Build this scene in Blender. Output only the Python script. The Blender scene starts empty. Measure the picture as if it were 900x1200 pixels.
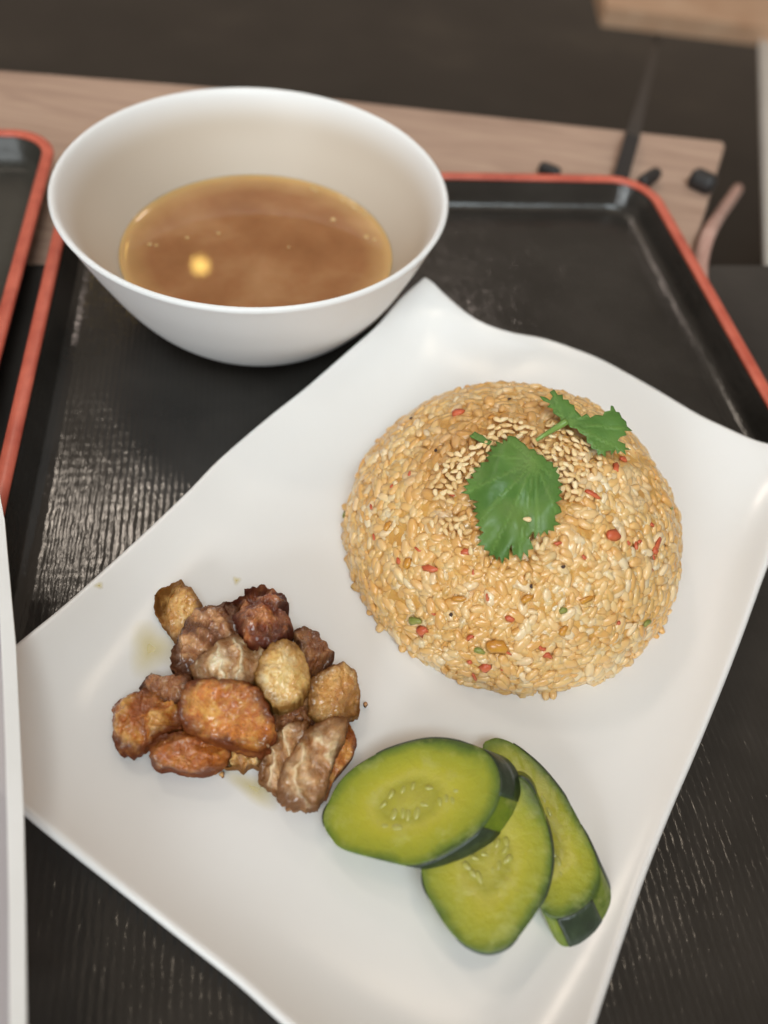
import bpy, bmesh, math, random
from mathutils import Vector, Matrix, noise, geometry
random.seed(11)
R = math.radians
CM = 0.01
scene = bpy.context.scene
COL = scene.collection

# ------------------------------------------------------------------ camera
F_PX, PITCH, ROLL, CAM_H = 875.31, R(53.91), R(8.26), 23.69      # focal length in px of a 900x1200 frame, cm
FW = Vector((0, math.cos(PITCH), -math.sin(PITCH)))
_r = Vector((1, 0, 0)); _u = _r.cross(FW)
RT = _r*math.cos(ROLL) + _u*math.sin(ROLL)
UP = -_r*math.sin(ROLL) + _u*math.cos(ROLL)
EYE = Vector((0, 0, CAM_H))
cam_data = bpy.data.cameras.new('camera')
cam = bpy.data.objects.new('camera', cam_data); COL.objects.link(cam)
M = Matrix((RT, UP, -FW)).transposed().to_4x4(); M.translation = EYE*CM
cam.matrix_world = M
cam_data.sensor_fit = 'VERTICAL'; cam_data.sensor_height = 24.0
cam_data.lens = 24.0*F_PX/1200
cam_data.clip_start = 0.01; cam_data.clip_end = 50
cam_data.dof.use_dof = True; cam_data.dof.focus_distance = 0.238; cam_data.dof.aperture_fstop = 17.5/4.8
scene.camera = cam

# ------------------------------------------------------------------ world, lamps, exposure
world = bpy.data.worlds.new('World'); scene.world = world; world.use_nodes = True
bg = world.node_tree.nodes['Background']
bg.inputs[0].default_value = (1.0, 0.80, 0.63, 1); bg.inputs[1].default_value = 0.30
scene.view_settings.view_transform = 'Standard'; scene.view_settings.look = 'None'
scene.view_settings.exposure = 0.1; scene.view_settings.gamma = 1

T_LAMP = (20*0.9733-170*0.2294, 20*0.2294+170*0.9733, 146)     # unseen lamp added straight behind the tray to streak its right-hand bend
def area(name, loc, target, sx, sy, power, col, shape='RECTANGLE'):
    d = bpy.data.lights.new(name, 'AREA'); d.shape = shape; d.size = sx*CM; d.size_y = sy*CM
    d.energy = power; d.color = col
    o = bpy.data.objects.new(name, d); COL.objects.link(o)
    o.location = Vector(loc)*CM
    o.rotation_euler = (Vector(target)-Vector(loc)).to_track_quat('-Z', 'Y').to_euler()
    return o
area('back_glare_panel', (-75, 108, 150), (-2, 16, 1), 27, 14, 3.2, (1, 0.86, 0.72))  # unseen panel added so the left of the tray floor sparkles
area('window_light', (-45, -115, 52), (-4, 28, 4), 60, 50, 9.5, (0.90, 0.97, 1.0))
k_ = area('front_key_light', (24, -36, 130), (0, 62, 0), 72, 60, 1.9, (0.82, 0.95, 1.0)); k_.data.spread = R(58)  # unseen cool key, beam narrowed so the near end of the plate dims
area('glint_light', (25, 40, 150), (2, 16, 1), 20, 20, .9, (1, 0.83, 0.64), 'DISK')  # unseen warm light added for glints on rice and pork
area('bend_streak_light', T_LAMP, (12, 30, 0), 10, 10, 2.0, (1, 0.82, 0.72))  # no such lamp known, added for the bright line along the tray wall
area('bulb_lamp', (-64.0, 181.5, 123), (-9, 26, 3), 4.8, 4.8, .15, (1, 0.66, 0.16), 'DISK')

# ------------------------------------------------------------------ helpers
def ray(px, py):
    return (FW + RT*((px-451.72)/F_PX) + UP*((600.42-py)/F_PX))
def unp(px, py, z):
    d = ray(px, py); return EYE + d*((z-CAM_H)/d.z)
def unplane(px, py, p0, n):
    d = ray(px, py); return EYE + d*((p0-EYE).dot(n)/d.dot(n))
TC, TS = math.cos(R(13.26)), math.sin(R(13.26))
def T(x, y, z):                                     # tray-aligned frame -> world (cm)
    return Vector((x*TC - y*TS, x*TS + y*TC, z))

def wloc(o):
    v = Vector((0, 0, 0))
    while o is not None:
        v += o.location; o = o.parent
    return v
def build(name, verts, faces, mat, parent=None, origin=None, smooth=True, attrs=None):
    """one mesh object from cm coordinates in the world"""
    me = bpy.data.meshes.new(name)
    base = wloc(parent)/CM if parent is not None else Vector((0, 0, 0))
    if origin is not None: o_loc = Vector(origin) - base
    else: o_loc = Vector((0, 0, 0))
    off = base + o_loc
    me.from_pydata([((Vector(v)-off)*CM)[:] for v in verts], [], faces)
    if smooth: me.polygons.foreach_set('use_smooth', [True]*len(me.polygons))
    if attrs:
        for k, vals in attrs.items():
            a = me.attributes.new(k, 'FLOAT', 'POINT'); a.data.foreach_set('value', vals)
    me.materials.append(mat); me.update()
    o = bpy.data.objects.new(name, me); COL.objects.link(o)
    o.location = o_loc*CM
    if parent is not None: o.parent = parent
    return o
def fixn(o):
    bm = bmesh.new(); bm.from_mesh(o.data); bmesh.ops.recalc_face_normals(bm, faces=bm.faces); bm.to_mesh(o.data); bm.free()
    return o
def tag(o, label, cat, group=None, kind=None):
    o['label'] = label; o['category'] = cat
    if group: o['group'] = group
    if kind: o['kind'] = kind
    return o
def struct(o, label=None):
    o['kind'] = 'structure'
    if label: o['label'] = label
    return o
def thing(name, loc, label, cat, group=None):
    o = bpy.data.objects.new(name, None); COL.objects.link(o); o.location = Vector(loc)*CM
    o.empty_display_size = 0.01
    return tag(o, label, cat, group)
def smoothstep(a, b, x):
    t = max(0, min(1, (x-a)/(b-a))); return t*t*(3-2*t)
def spline(pts, n, closed=False, k_=.5):
    """n samples of a Catmull-Rom curve, evenly spaced"""
    P = [Vector(p) for p in pts]; m = len(P); out = []
    segs = m if closed else m-1
    for i in range(segs):
        if closed: a, b, c, d = P[i-1], P[i], P[(i+1) % m], P[(i+2) % m]
        else: a, b, c, d = P[max(i-1, 0)], P[i], P[i+1], P[min(i+2, m-1)]
        for k in range(16):
            t = k/16
            out.append(b*(2*t**3-3*t*t+1)+(c-a)*(k_*(t**3-2*t*t+t))+c*(3*t*t-2*t**3)+(d-b)*(k_*(t**3-t*t)))
    out.append(P[0].copy() if closed else P[-1].copy())
    L = [0]
    for i in range(1, len(out)): L.append(L[-1]+(out[i]-out[i-1]).length)
    res = []; j = 0
    cnt = n if closed else n-1
    for i in range(n):
        s = L[-1]*i/cnt
        while j < len(L)-2 and L[j+1] < s: j += 1
        f = (s-L[j])/max(1e-9, L[j+1]-L[j])
        res.append(out[j].lerp(out[j+1], max(0, min(1, f))))
    return res
def tube(path, radii, seg=8, cap=True):
    vs = []; fs = []; n = len(path)
    for i, p in enumerate(path):
        t = (path[min(i+1, n-1)]-path[max(i-1, 0)]).normalized()
        a = t.cross(Vector((0.13, 0.2, 1))).normalized(); b = t.cross(a)
        r = radii[i] if isinstance(radii, (list, tuple)) else radii
        for k in range(seg):
            an = 2*math.pi*k/seg; vs.append(p+a*(r*math.cos(an))+b*(r*math.sin(an)))
    for i in range(n-1):
        for k in range(seg):
            fs.append((i*seg+k, i*seg+(k+1) % seg, (i+1)*seg+(k+1) % seg, (i+1)*seg+k))
    if cap: fs.append(tuple(range(seg))[::-1]); fs.append(tuple((n-1)*seg+k for k in range(seg)))
    return vs, fs
def lathe(profile, c, seg=96):
    vs = []; fs = []; n = len(profile)
    for r, z in profile:
        for k in range(seg):
            a = 2*math.pi*k/seg; vs.append(Vector((c[0]+r*math.cos(a), c[1]+r*math.sin(a), z)))
    for i in range(n-1):
        for k in range(seg):
            fs.append((i*seg+k, i*seg+(k+1) % seg, (i+1)*seg+(k+1) % seg, (i+1)*seg+k))
    return vs, fs
def slab(poly, z0, z1):
    n = len(poly)
    vs = [Vector((p[0], p[1], z1)) for p in poly]+[Vector((p[0], p[1], z0)) for p in poly]
    fs = [tuple(range(n)), tuple(range(2*n-1, n-1, -1))]
    for i in range(n): fs.append((i, i+n, (i+1) % n+n, (i+1) % n))
    return vs, fs
def join(parts):
    V = []; F = []
    for v, f in parts:
        b = len(V); V += list(v); F += [tuple(i+b for i in q) for q in f]
    return V, F

# ------------------------------------------------------------------ materials
def mat(name, base=(.5, .5, .5), rough=.5, spec=.5, coat=0, sss=0, ssr=(.3, .15, .08), sss_scale=.003):
    m = bpy.data.materials.new(name); m.use_nodes = True
    b = m.node_tree.nodes['Principled BSDF']
    b.inputs['Base Color'].default_value = (*base, 1); b.inputs['Roughness'].default_value = rough
    b.inputs['Specular IOR Level'].default_value = spec
    b.inputs['Coat Weight'].default_value = coat; b.inputs['Coat Roughness'].default_value = .12
    if sss:
        b.inputs['Subsurface Weight'].default_value = sss; b.inputs['Subsurface Radius'].default_value = ssr
        b.inputs['Subsurface Scale'].default_value = sss_scale
    return m
class NT:
    def __init__(s, m): s.m = m; s.t = m.node_tree; s.b = s.t.nodes['Principled BSDF']
    def n(s, typ, **kw):
        x = s.t.nodes.new(typ)
        for k, v in kw.items(): setattr(x, k, v)
        return x
    def l(s, a, b): s.t.links.new(a, b)
    def coord(s, which='Object'):
        return s.n('ShaderNodeTexCoord').outputs[which]
    def noise(s, scale, detail=4, rough=.55, vec=None, dist=0):
        x = s.n('ShaderNodeTexNoise'); x.inputs['Scale'].default_value = scale; x.inputs['Detail'].default_value = detail
        x.inputs['Roughness'].default_value = rough; x.inputs['Distortion'].default_value = dist
        s.l(vec if vec is not None else s.coord(), x.inputs['Vector']); return x.outputs['Fac']
    def ramp(s, fac, stops, interp='LINEAR'):
        x = s.n('ShaderNodeValToRGB'); x.color_ramp.interpolation = interp
        e = x.color_ramp.elements
        while len(e) < len(stops): e.new(.5)
        for el, (p, c) in zip(e, stops): el.position = p; el.color = (*c, 1) if len(c) == 3 else c
        s.l(fac, x.inputs['Fac']); return x.outputs['Color']
    def mix(s, fac, a, b, mode='MIX'):
        x = s.n('ShaderNodeMix', data_type='RGBA', blend_type=mode)
        for sock, v in ((x.inputs[0], fac), (x.inputs[6], a), (x.inputs[7], b)):
            if hasattr(v, 'links'): s.l(v, sock)
            elif isinstance(v, (int, float)): sock.default_value = v
            else: sock.default_value = (*v, 1)
        return x.outputs[2]
    def math(s, op, a, b=0.0, c=0.0):
        x = s.n('ShaderNodeMath', operation=op)
        for i, v in enumerate((a, b, c)):
            if hasattr(v, 'links'): s.l(v, x.inputs[i])
            else: x.inputs[i].default_value = v
        return x.outputs[0]
    def attr(s, name): return s.n('ShaderNodeAttribute', attribute_name=name).outputs['Fac']
    def bump(s, h, strength=.3, dist=.001):
        x = s.n('ShaderNodeBump'); x.inputs['Strength'].default_value = strength; x.inputs['Distance'].default_value = dist
        s.l(h, x.inputs['Height']); s.l(x.outputs[0], s.b.inputs['Normal']); return x
    def base(s, c): s.l(c, s.b.inputs['Base Color'])
    def rough(s, c): s.l(c, s.b.inputs['Roughness'])

# glazed china
m_plate = mat('white_china', (.80, .785, .765), .22, .5); t = NT(m_plate)
t.base(t.ramp(t.noise(9, 5), [(.3, (.80, .79, .775)), (.7, (.835, .828, .818))]))
t.bump(t.noise(60, 3), .05, .002)
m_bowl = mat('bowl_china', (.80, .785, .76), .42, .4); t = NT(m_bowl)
t.base(t.mix(t.attr('inside'), t.ramp(t.noise(12, 5), [(.3, (.82, .82, .82)), (.7, (.85, .85, .85))]), (.56, .48, .395))); t.bump(t.noise(70, 2), .04, .002)  # inner wall darkened and warmed: dim light inside the bowl put into its colour
# oil stains on the china around the pork are separate thin films below
# tray: black lacquer with a woven relief
m_tray = mat('black_lacquer', (.022, .020, .018), .30, .5); t = NT(m_tray)
mp = t.n('ShaderNodeMapping'); mp.inputs['Rotation'].default_value = (0, 0, -R(13.26)); t.l(t.coord(), mp.inputs[0])
mq = t.n('ShaderNodeMapping'); mq.inputs['Scale'].default_value = (1, .28, 1); t.l(mp.outputs[0], mq.inputs[0])
def wave(t, vec, scale, direction, dist=1.2):
    w = t.n('ShaderNodeTexWave', wave_type='BANDS', bands_direction=direction)
    w.inputs['Scale'].default_value = scale; w.inputs['Distortion'].default_value = dist
    w.inputs['Detail'].default_value = 2; w.inputs['Detail Scale'].default_value = 1.5
    t.l(vec, w.inputs['Vector']); return w.outputs['Fac']
wx = wave(t, mp.outputs[0], 125, 'X', 1.5); wy = wave(t, mp.outputs[0], 70, 'Y', 3.0)
h = t.math('ADD', t.math('MULTIPLY', wx, 1.2), t.math('MULTIPLY', wy, .25))
h = t.math('ADD', h, t.math('MULTIPLY', t.noise(520, 3, .6, mq.outputs[0]), 3.4))
h = t.math('ADD', h, t.math('MULTIPLY', t.noise(9, 3), 10.0))
t.bump(h, 1.0, .00006)
t.base(t.ramp(t.noise(22, 6), [(.3, (.016, .0145, .0125)), (.7, (.034, .030, .026))]))
t.rough(t.ramp(t.noise(35, 5), [(.3, (.12,)*3), (.75, (.22,)*3)]))
m_tray2 = mat('black_plastic_tray', (.03, .029, .024), .38, .5); t = NT(m_tray2)
t.bump(t.noise(300, 3), .2, .001); t.base(t.ramp(t.noise(25, 5), [(.3, (.024, .023, .019)), (.7, (.042, .040, .033))]))
m_red = mat('red_lacquer', (.42, .085, .05), .35, .5); t = NT(m_red)
t.base(t.ramp(t.noise(90, 5), [(.3, (.44, .075, .045)), (.7, (.64, .145, .09))])); t.bump(t.noise(200, 3), .12, .001)
# table and floor
m_wood = mat('pale_wood', (.42, .29, .22), .45); t = NT(m_wood)
mp = t.n('ShaderNodeMapping'); mp.inputs['Scale'].default_value = (3, 26, 3); mp.inputs['Rotation'].default_value = (0, 0, -R(10)); t.l(t.coord(), mp.inputs[0])
g = t.noise(4, 6, .6, mp.outputs[0], 1.2)
t.base(t.ramp(g, [(.25, (.33, .21, .155)), (.5, (.44, .295, .222)), (.75, (.53, .37, .28))]))
t.bump(g, .15, .001)
m_bench = mat('bench_wood', (.62, .40, .25), .45); t = NT(m_bench)
t.base(t.ramp(t.noise(14, 6), [(.3, (.70, .44, .28)), (.7, (.86, .62, .44))]))
m_black = mat('black_table', (.03, .028, .026), .32); t = NT(m_black)
t.base(t.ramp(t.noise(16, 6), [(.3, (.020, .018, .017)), (.7, (.045, .040, .036))])); t.bump(t.noise(20, 4), .3, .002)
m_floor = mat('dark_floor', (.035, .030, .026), .4); t = NT(m_floor)
t.base(t.ramp(t.noise(3.5, 6), [(.3, (.028, .024, .020)), (.55, (.045, .039, .033)), (.8, (.085, .074, .060))]))
m_rubber = mat('black_rubber', (.022, .020, .02), .5); t = NT(m_rubber); t.bump(t.noise(200, 3), .2, .001)
m_pink = mat('pink_cord', (.55, .33, .28), .5); t = NT(m_pink); t.base(t.ramp(t.noise(60, 3), [(.3, (.46, .26, .21)), (.7, (.62, .40, .34))]))
m_paper = mat('white_paper', (.80, .80, .79), .55); t = NT(m_paper); t.base(t.ramp(t.noise(30, 4), [(.3, (.76, .76, .75)), (.7, (.83, .83, .825))])); t.bump(t.noise(400, 3), .1, .0005)
m_film = mat('clear_film', (.62, .58, .60), .12); t = NT(m_film); t.b.inputs['Alpha'].default_value = .55; t.bump(t.noise(40, 3), .3, .002)
m_whiteboard = mat('white_board', (.80, .80, .78), .5); t = NT(m_whiteboard); t.base(t.ramp(t.noise(8, 4), [(.3, (.76, .76, .74)), (.7, (.82, .82, .80))]))

# ------------------------------------------------------------------ floor, counter, table
vs, fs = slab([(-420, -250), (420, -250), (420, 620), (-420, 620)], -72, -70)
struct(build('floor', vs, fs, m_floor, smooth=False), 'dark brown floor behind the table')
# black table top: its back edge runs under the trays
def Txy(x, y): v = T(x, y, 0); return (v.x, v.y)
tb = thing('black_table', T(5, 10, -70), 'black table top under both trays with glossy surface', 'table')
vs, fs = slab([Txy(-60, -30), Txy(48, -30), Txy(48, 32.4), Txy(-60, 32.4)], -3, 0)
build('table_top', vs, fs, m_black, tb, smooth=False)
for x, y in ((-55, -25), (43, -25), (-55, 28), (43, 28)):
    vs, fs = slab([Txy(x-2, y-2), Txy(x+2, y-2), Txy(x+2, y+2), Txy(x-2, y+2)], -70, -3)
    build('leg', vs, fs, m_black, tb, smooth=False)
# pale wooden counter behind it
wc = thing('wooden_counter', T(-5, 42, -70), 'pale pinkish wooden counter top behind the trays', 'counter')
poly = [Txy(-70, 32.5), Txy(22.7, 32.5), Txy(30.0, 45.3), Txy(29.9, 45.75), Txy(13.6, 48.3), Txy(-0.6, 50.6), Txy(-17, 52.2), Txy(-70, 57)]
vs, fs = slab(poly, -2.2, -0.02)
o = build('counter_top', vs, fs, m_wood, wc, smooth=False)
bv = o.modifiers.new('bevel', 'BEVEL'); bv.width = .003; bv.segments = 2
for x, y in ((-60, 36), (18, 36), (24, 44), (-60, 52)):
    vs, fs = slab([Txy(x-1.5, y-1.5), Txy(x+1.5, y-1.5), Txy(x+1.5, y+1.5), Txy(x-1.5, y+1.5)], -70, -2.2)
    build('leg', vs, fs, m_wood, wc, smooth=False)
# wooden bench far behind (top right)
bz = -28
A = unp(712, 9, bz); B = unp(888, 31, bz); d = (B-A).normalized(); nrm = Vector((-d.y, d.x, 0))
A2 = A; B2 = A+d*((B-A).length*3.2)
bn = thing('wooden_bench', ((A+B2)/2+nrm*15).xy.to_3d()+Vector((0, 0, -70)), 'light wooden bench seat far behind the counter', 'bench')
pl = [A2, B2, B2+nrm*34, A2+nrm*34]
vs, fs = slab([(p.x, p.y) for p in pl], bz-3, bz); build('seat', vs, fs, m_bench, bn, smooth=False)
for i, (s, w) in enumerate(((.80, 6), (.96, 6), (.80, 30), (.96, 30))):
    c = A2.lerp(B2, s)+nrm*w
    vs, fs = slab([(c.x-2, c.y-2), (c.x+2, c.y-2), (c.x+2, c.y+2), (c.x-2, c.y+2)], -70, bz-3)
    build('leg', vs, fs, m_bench, bn, smooth=False)
# white print border at the far right, built as an added low table
wz = -30
A = unp(889.5, -30, wz); B = unp(901, 352, wz); d = (B-A).normalized(); nrm = Vector((d.y, -d.x, 0))
if nrm.x < 0: nrm = -nrm
wt = thing('right_print_border', ((A+B)/2+nrm*20).xy.to_3d()+Vector((0, 0, -70)), 'white print border at the right edge, built as an added low table', 'side table')
vs, fs = slab([(p.x, p.y) for p in (A, B, B+nrm*45, A+nrm*45)], wz-.5, wz); build('table_top', vs, fs, m_whiteboard, wt, smooth=False)
for s, w in ((.2, 26), (.92, 26), (.2, 42), (.92, 42)):
    c = A.lerp(B, s)+nrm*w
    vs, fs = slab([(c.x-2, c.y-2), (c.x+2, c.y-2), (c.x+2, c.y+2), (c.x-2, c.y+2)], -70, wz-.5)
    build('leg', vs, fs, m_whiteboard, wt, smooth=False)
# black strap lying over the counter, hanging down behind it
P = [unp(728, 212, .5), unp(735, 190, .55), unp(741, 168, .55), unp(744, 155, .45)]
P += [unp(752, 125, -6), unp(760, 95, -14), unp(768, 62, -25), unp(774, 40, -40)]
path = spline(P, 28)
vs = []; fs = []
for i, p in enumerate(path):
    tg = (path[min(i+1, 27)]-path[max(i-1, 0)]).normalized(); s = tg.cross(Vector((0, -.5, 1))).normalized(); n_ = s.cross(tg)
    for a, b in ((-.45, -.12), (.45, -.12), (.45, .12), (-.45, .12)): vs.append(p+s*a+n_*b)
for i in range(27):
    for k in range(4): fs.append((i*4+k, i*4+(k+1) % 4, i*4+4+(k+1) % 4, i*4+4+k))
fs += [(3, 2, 1, 0), (108, 109, 110, 111)]
tag(fixn(build('strap', vs, fs, m_rubber, origin=P[0], smooth=False)), 'black strap running over the back edge of the wooden counter', 'strap')
# black rubber stubs on the counter behind the tray
for (x0, y0, x1, y1, w, lab) in ((634, 196, 657, 205, .38, 'small black stub on the counter, the one left of the strap'),
                                 (752, 216, 772, 203, .42, 'small black stub on the counter, the one between strap and pink cord'),
                                 (812, 207, 838, 219, .62, 'thicker black stub at the right end of the wooden counter')):
    a = unp(x0, y0, .45); b = unp(x1, y1, .45)
    vs, fs = tube(spline([a, a.lerp(b, .3), a.lerp(b, .7), b], 10), [w*.7, w*.95]+[w]*6+[w*.95, w*.7], 10)
    tag(fixn(build('rubber_stub', vs, fs, m_rubber, origin=(a+b)/2-Vector((0, 0, .45)))), lab, 'stub', 'black stubs on the counter')
# pink cord
P = [unp(866, 222, -8), unp(858, 234, -6), unp(845, 252, -3), unp(833, 272, .4), unp(826, 292, .4), unp(822, 315, .4), unp(822, 345, .4)]
vs, fs = tube(spline(P, 40), .42, 8)
tag(fixn(build('cord', vs, fs, m_pink, origin=P[3])), 'pale pink curved cord beside the right rim of the tray', 'cord')

# ------------------------------------------------------------------ trays
def rrect(xl, xr, yf, yb, rad, ins, seg=12):
    pts = []
    r = max(.05, rad-ins)
    for cx, cy, a0 in ((xr-rad, yb-rad, 0), (xl+rad, yb-rad, 90), (xl+rad, yf+rad, 180), (xr-rad, yf+rad, 270)):
        for k in range(seg+1):
            a = R(a0+90*k/seg); pts.append((cx+r*math.cos(a), cy+r*math.sin(a)))
    return pts
def sweep(xl, xr, yf, yb, rad, prof, closed):
    vs = []; fs = []; n = None
    for ins, z in prof:
        L = rrect(xl, xr, yf, yb, rad, ins); n = len(L)
        vs += [T(x, y, z) for x, y in L]
    m = len(prof)
    for i in range(m if closed else m-1):
        j = (i+1) % m
        for k in range(n):
            fs.append((i*n+k, i*n+(k+1) % n, j*n+(k+1) % n, j*n+k))
    return vs, fs, n
def tray(xl, xr, yf, yb, rad, label, m):
    root = thing('tray', T((xl+xr)/2, (yf+yb)/2, 0), label, 'tray', 'serving trays')
    prof = [(1.5, .02), (1.1, .06), (.75, .3), (.12, 1.62), (.14, 1.70), (.5, 1.70), (.55, 1.62), (.80, .95), (.92, .62), (1.08, .43), (1.35, .33), (1.7, .30)]
    vs, fs, n = sweep(xl, xr, yf, yb, rad, prof, False)
    fs.append(tuple(range(n))[::-1]); b = (len(prof)-1)*n
    fs.append(tuple(b+k for k in range(n)))
    fixn(build('body', vs, fs, m, root))
    prof = [(.0, 1.60), (-.02, 1.72), (.04, 1.80), (.16, 1.84), (.36, 1.84), (.50, 1.80), (.57, 1.72), (.56, 1.64), (.5, 1.702), (.13, 1.702)]
    vs, fs, n = sweep(xl, xr, yf, yb, rad, prof, True)
    fixn(build('rim', vs, fs, m_red, root))
    return root
tray(-10.05, 21.5, -9, 38.15, 2.6, 'black tray with a red rim carrying the plate and the soup bowl', m_tray)
tray(-40, -10.95, -6, 41.55, 2.4, 'second black tray with a red rim at the left edge, empty', m_tray2)

# ------------------------------------------------------------------ plate
ZC = [3.25, 3.19, 3.0, 3.55]; ZM = [2.45, 1.6, 1.6, 2.1]
TRACE = [
    [(500, 323), (512, 332), (525, 345), (560, 373), (598, 388), (640, 396), (676, 408), (712, 423), (770, 455), (819, 484), (857, 502), (880, 512), (899, 518), (925, 523), (955, 532)],
    [(955, 532), (930, 595), (896, 672), (870, 742), (848, 800), (817, 877), (787, 947), (757, 1022), (731, 1095), (712, 1150), (695, 1200), (660, 1310), (625, 1430)],
    [(625, 1430), (490, 1325), (342, 1200), (284, 1149), (222, 1100), (156, 1047), (89, 993), (27, 942), (-77, 850)],
    [(-77, 848), (-20, 795), (21, 757), (75, 713), (126, 667), (177, 620), (224, 575), (261, 537), (317, 489), (358, 457), (387, 432), (415, 407), (444, 380), (472, 348), (500, 323)]]
NG = 72
EDGE = []
for k in range(4):
    s = spline([(p[0], p[1], 0) for p in TRACE[k]], NG+1)
    row = []
    for i, p in enumerate(s):
        tt = -1+2*i/NG; f = i/NG
        z = ZM[k]+(ZC[k]*(1-f)+ZC[(k+1) % 4]*f-ZM[k])*abs(tt)**2.2
        row.append(unp(p.x, p.y, z))
    EDGE.append(row)
for k in range(4):                                  # corners agree
    c = (EDGE[k][-1]+EDGE[(k+1) % 4][0])/2; EDGE[k][-1] = c; EDGE[(k+1) % 4][0] = c.copy()
ZFLAT = 1.0
def plate_pt(i, j):
    u = i/NG; v = j/NG                              # u along T->R, v from TR edge (0) to BL edge (1)
    top = EDGE[0][i]; bot = EDGE[2][NG-i]; lef = EDGE[3][NG-j]; rig = EDGE[1][j]
    c00, c10, c01, c11 = EDGE[0][0], EDGE[0][NG], EDGE[2][NG], EDGE[2][0]
    p = top*(1-v)+bot*v+lef*(1-u)+rig*u-(c00*(1-u)*(1-v)+c10*u*(1-v)+c01*(1-u)*v+c11*u*v)
    uu, vv = abs(2*u-1), abs(2*v-1)
    r = min(1, (uu**7+vv**7)**(1/7))
    s = max(0, (r-.42)/.58)**2.5
    z = ZFLAT+(p.z-ZFLAT)*s
    return Vector((p.x, p.y, z))
PG = [[plate_pt(i, j) for j in range(NG+1)] for i in range(NG+1)]
pl_root = thing('plate', (2.6, 12.7, .3), 'large white rectangular plate with upswept corners on the tray', 'plate')
vs = [PG[i][j] for i in range(NG+1) for j in range(NG+1)]
fs = [(i*(NG+1)+j, i*(NG+1)+j+1, (i+1)*(NG+1)+j+1, (i+1)*(NG+1)+j) for i in range(NG) for j in range(NG)]
o = build('dish', vs, fs, m_plate, pl_root); fixn(o)
if sum(p.normal.z for p in o.data.polygons) < 0: o.data.flip_normals()
so = o.modifiers.new('solid', 'SOLIDIFY'); so.thickness = .0034; so.offset = -1; so.use_even_offset = False
bv = o.modifiers.new('bevel', 'BEVEL'); bv.width = .0014; bv.segments = 4; bv.limit_method = 'ANGLE'; bv.angle_limit = R(50)
lo, hi = int(NG*.30), int(NG*.70)
ring = [PG[i][lo] for i in range(lo, hi)]+[PG[hi][j] for j in range(lo, hi)]+[PG[i][hi] for i in range(hi, lo, -1)]+[PG[lo][j] for j in range(hi, lo, -1)]
cen = sum(ring, Vector())/len(ring); n = len(ring); vs = []; fs = []
for sc, z in ((1, .62), (.99, .31), (.94, .31), (.93, .62)):
    vs += [Vector((cen.x+(p.x-cen.x)*sc, cen.y+(p.y-cen.y)*sc, z)) for p in ring]
for i in range(4):
    for k in range(n): fs.append((i*n+k, i*n+(k+1) % n, ((i+1) % 4)*n+(k+1) % n, ((i+1) % 4)*n+k))
fixn(build('foot', vs, fs, m_plate, pl_root))
from mathutils.bvhtree import BVHTree
_pv = [PG[i][j] for i in range(NG+1) for j in range(NG+1)]
PLATE = BVHTree.FromPolygons(_pv, [(i*(NG+1)+j, i*(NG+1)+j+1, (i+1)*(NG+1)+j+1, (i+1)*(NG+1)+j) for i in range(NG) for j in range(NG)])
def plate_z(x, y):
    h = PLATE.ray_cast(Vector((x, y, 20)), Vector((0, 0, -1)))
    return h[0].z if h[0] else .7
def on_plate(px, py):
    h = PLATE.ray_cast(EYE, ray(px, py).normalized()); return h[0] if h[0] else unp(px, py, 1)

# ------------------------------------------------------------------ bowl and soup
BC = (-7.13, 28.0)
outer = [(2.6, .42), (3.0, .32), (3.25, .34), (3.3, .55), (3.5, .68), (4.3, .80), (4.9, 1.08), (5.40, 1.55), (5.85, 2.1), (6.25, 2.72), (6.62, 3.4), (6.95, 4.1), (7.27, 4.8), (7.60, 5.6), (7.86, 6.25), (7.95, 6.42)]
lip = [(7.96, 6.50), (7.92, 6.56), (7.83, 6.57), (7.74, 6.52)]
inner = [(7.62, 6.3), (7.27, 5.6), (6.85, 4.8), (6.42, 4.1), (5.97, 3.4), (5.52, 2.75), (5.1, 2.2), (4.8, 1.72), (4.0, 1.35), (2.8, 1.12), (1.4, 1.05), (.02, 1.03)]
prof = [(p.x, p.y) for p in spline([(a, b, 0) for a, b in [(.02, .45)]+outer+lip+inner], 110)]
vs, fs = lathe(prof, BC, 128)
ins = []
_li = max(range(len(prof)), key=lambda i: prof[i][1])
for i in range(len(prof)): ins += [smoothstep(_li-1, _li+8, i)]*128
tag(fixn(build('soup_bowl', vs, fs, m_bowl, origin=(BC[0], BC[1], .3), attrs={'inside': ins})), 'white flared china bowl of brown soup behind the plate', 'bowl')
m_soup = mat('brown_broth', (.3, .13, .04), .025, .22); t = NT(m_soup)
cl = t.noise(24, 4, .55, None, .2)
deep = t.ramp(cl, [(.30, (.235, .093, .034)), (.5, (.325, .145, .060)), (.70, (.43, .225, .105))])
col = t.mix(t.ramp(t.attr('depth'), [(0, (0,)*3), (.32, (.55,)*3), (1, (1,)*3)]), (.60, .37, .15), deep)
t.base(col); t.bump(t.noise(30, 2), .02, .002)
t.b.inputs['Subsurface Weight'].default_value = .15; t.b.inputs['Subsurface Scale'].default_value = .004
SZ = 3.30; SR = 5.92
vs = []; fs = []; dep = []; seg = 128
rings = [.02, .8, 1.6, 2.4, 3.2, 4, 4.6, 5.0, 5.2, 5.35, 5.5, 5.6, 5.70, 5.80, 5.87, 5.915]
for q, r in enumerate(rings):
    for k in range(seg):
        a = 2*math.pi*k/seg
        mz = .10*math.exp(-(5.915-r)/.10)
        vs.append(Vector((BC[0]+r*math.cos(a), BC[1]+r*math.sin(a), SZ+mz))); dep.append(max(0, min(1, (5.915-r)/1.3)))
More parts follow.
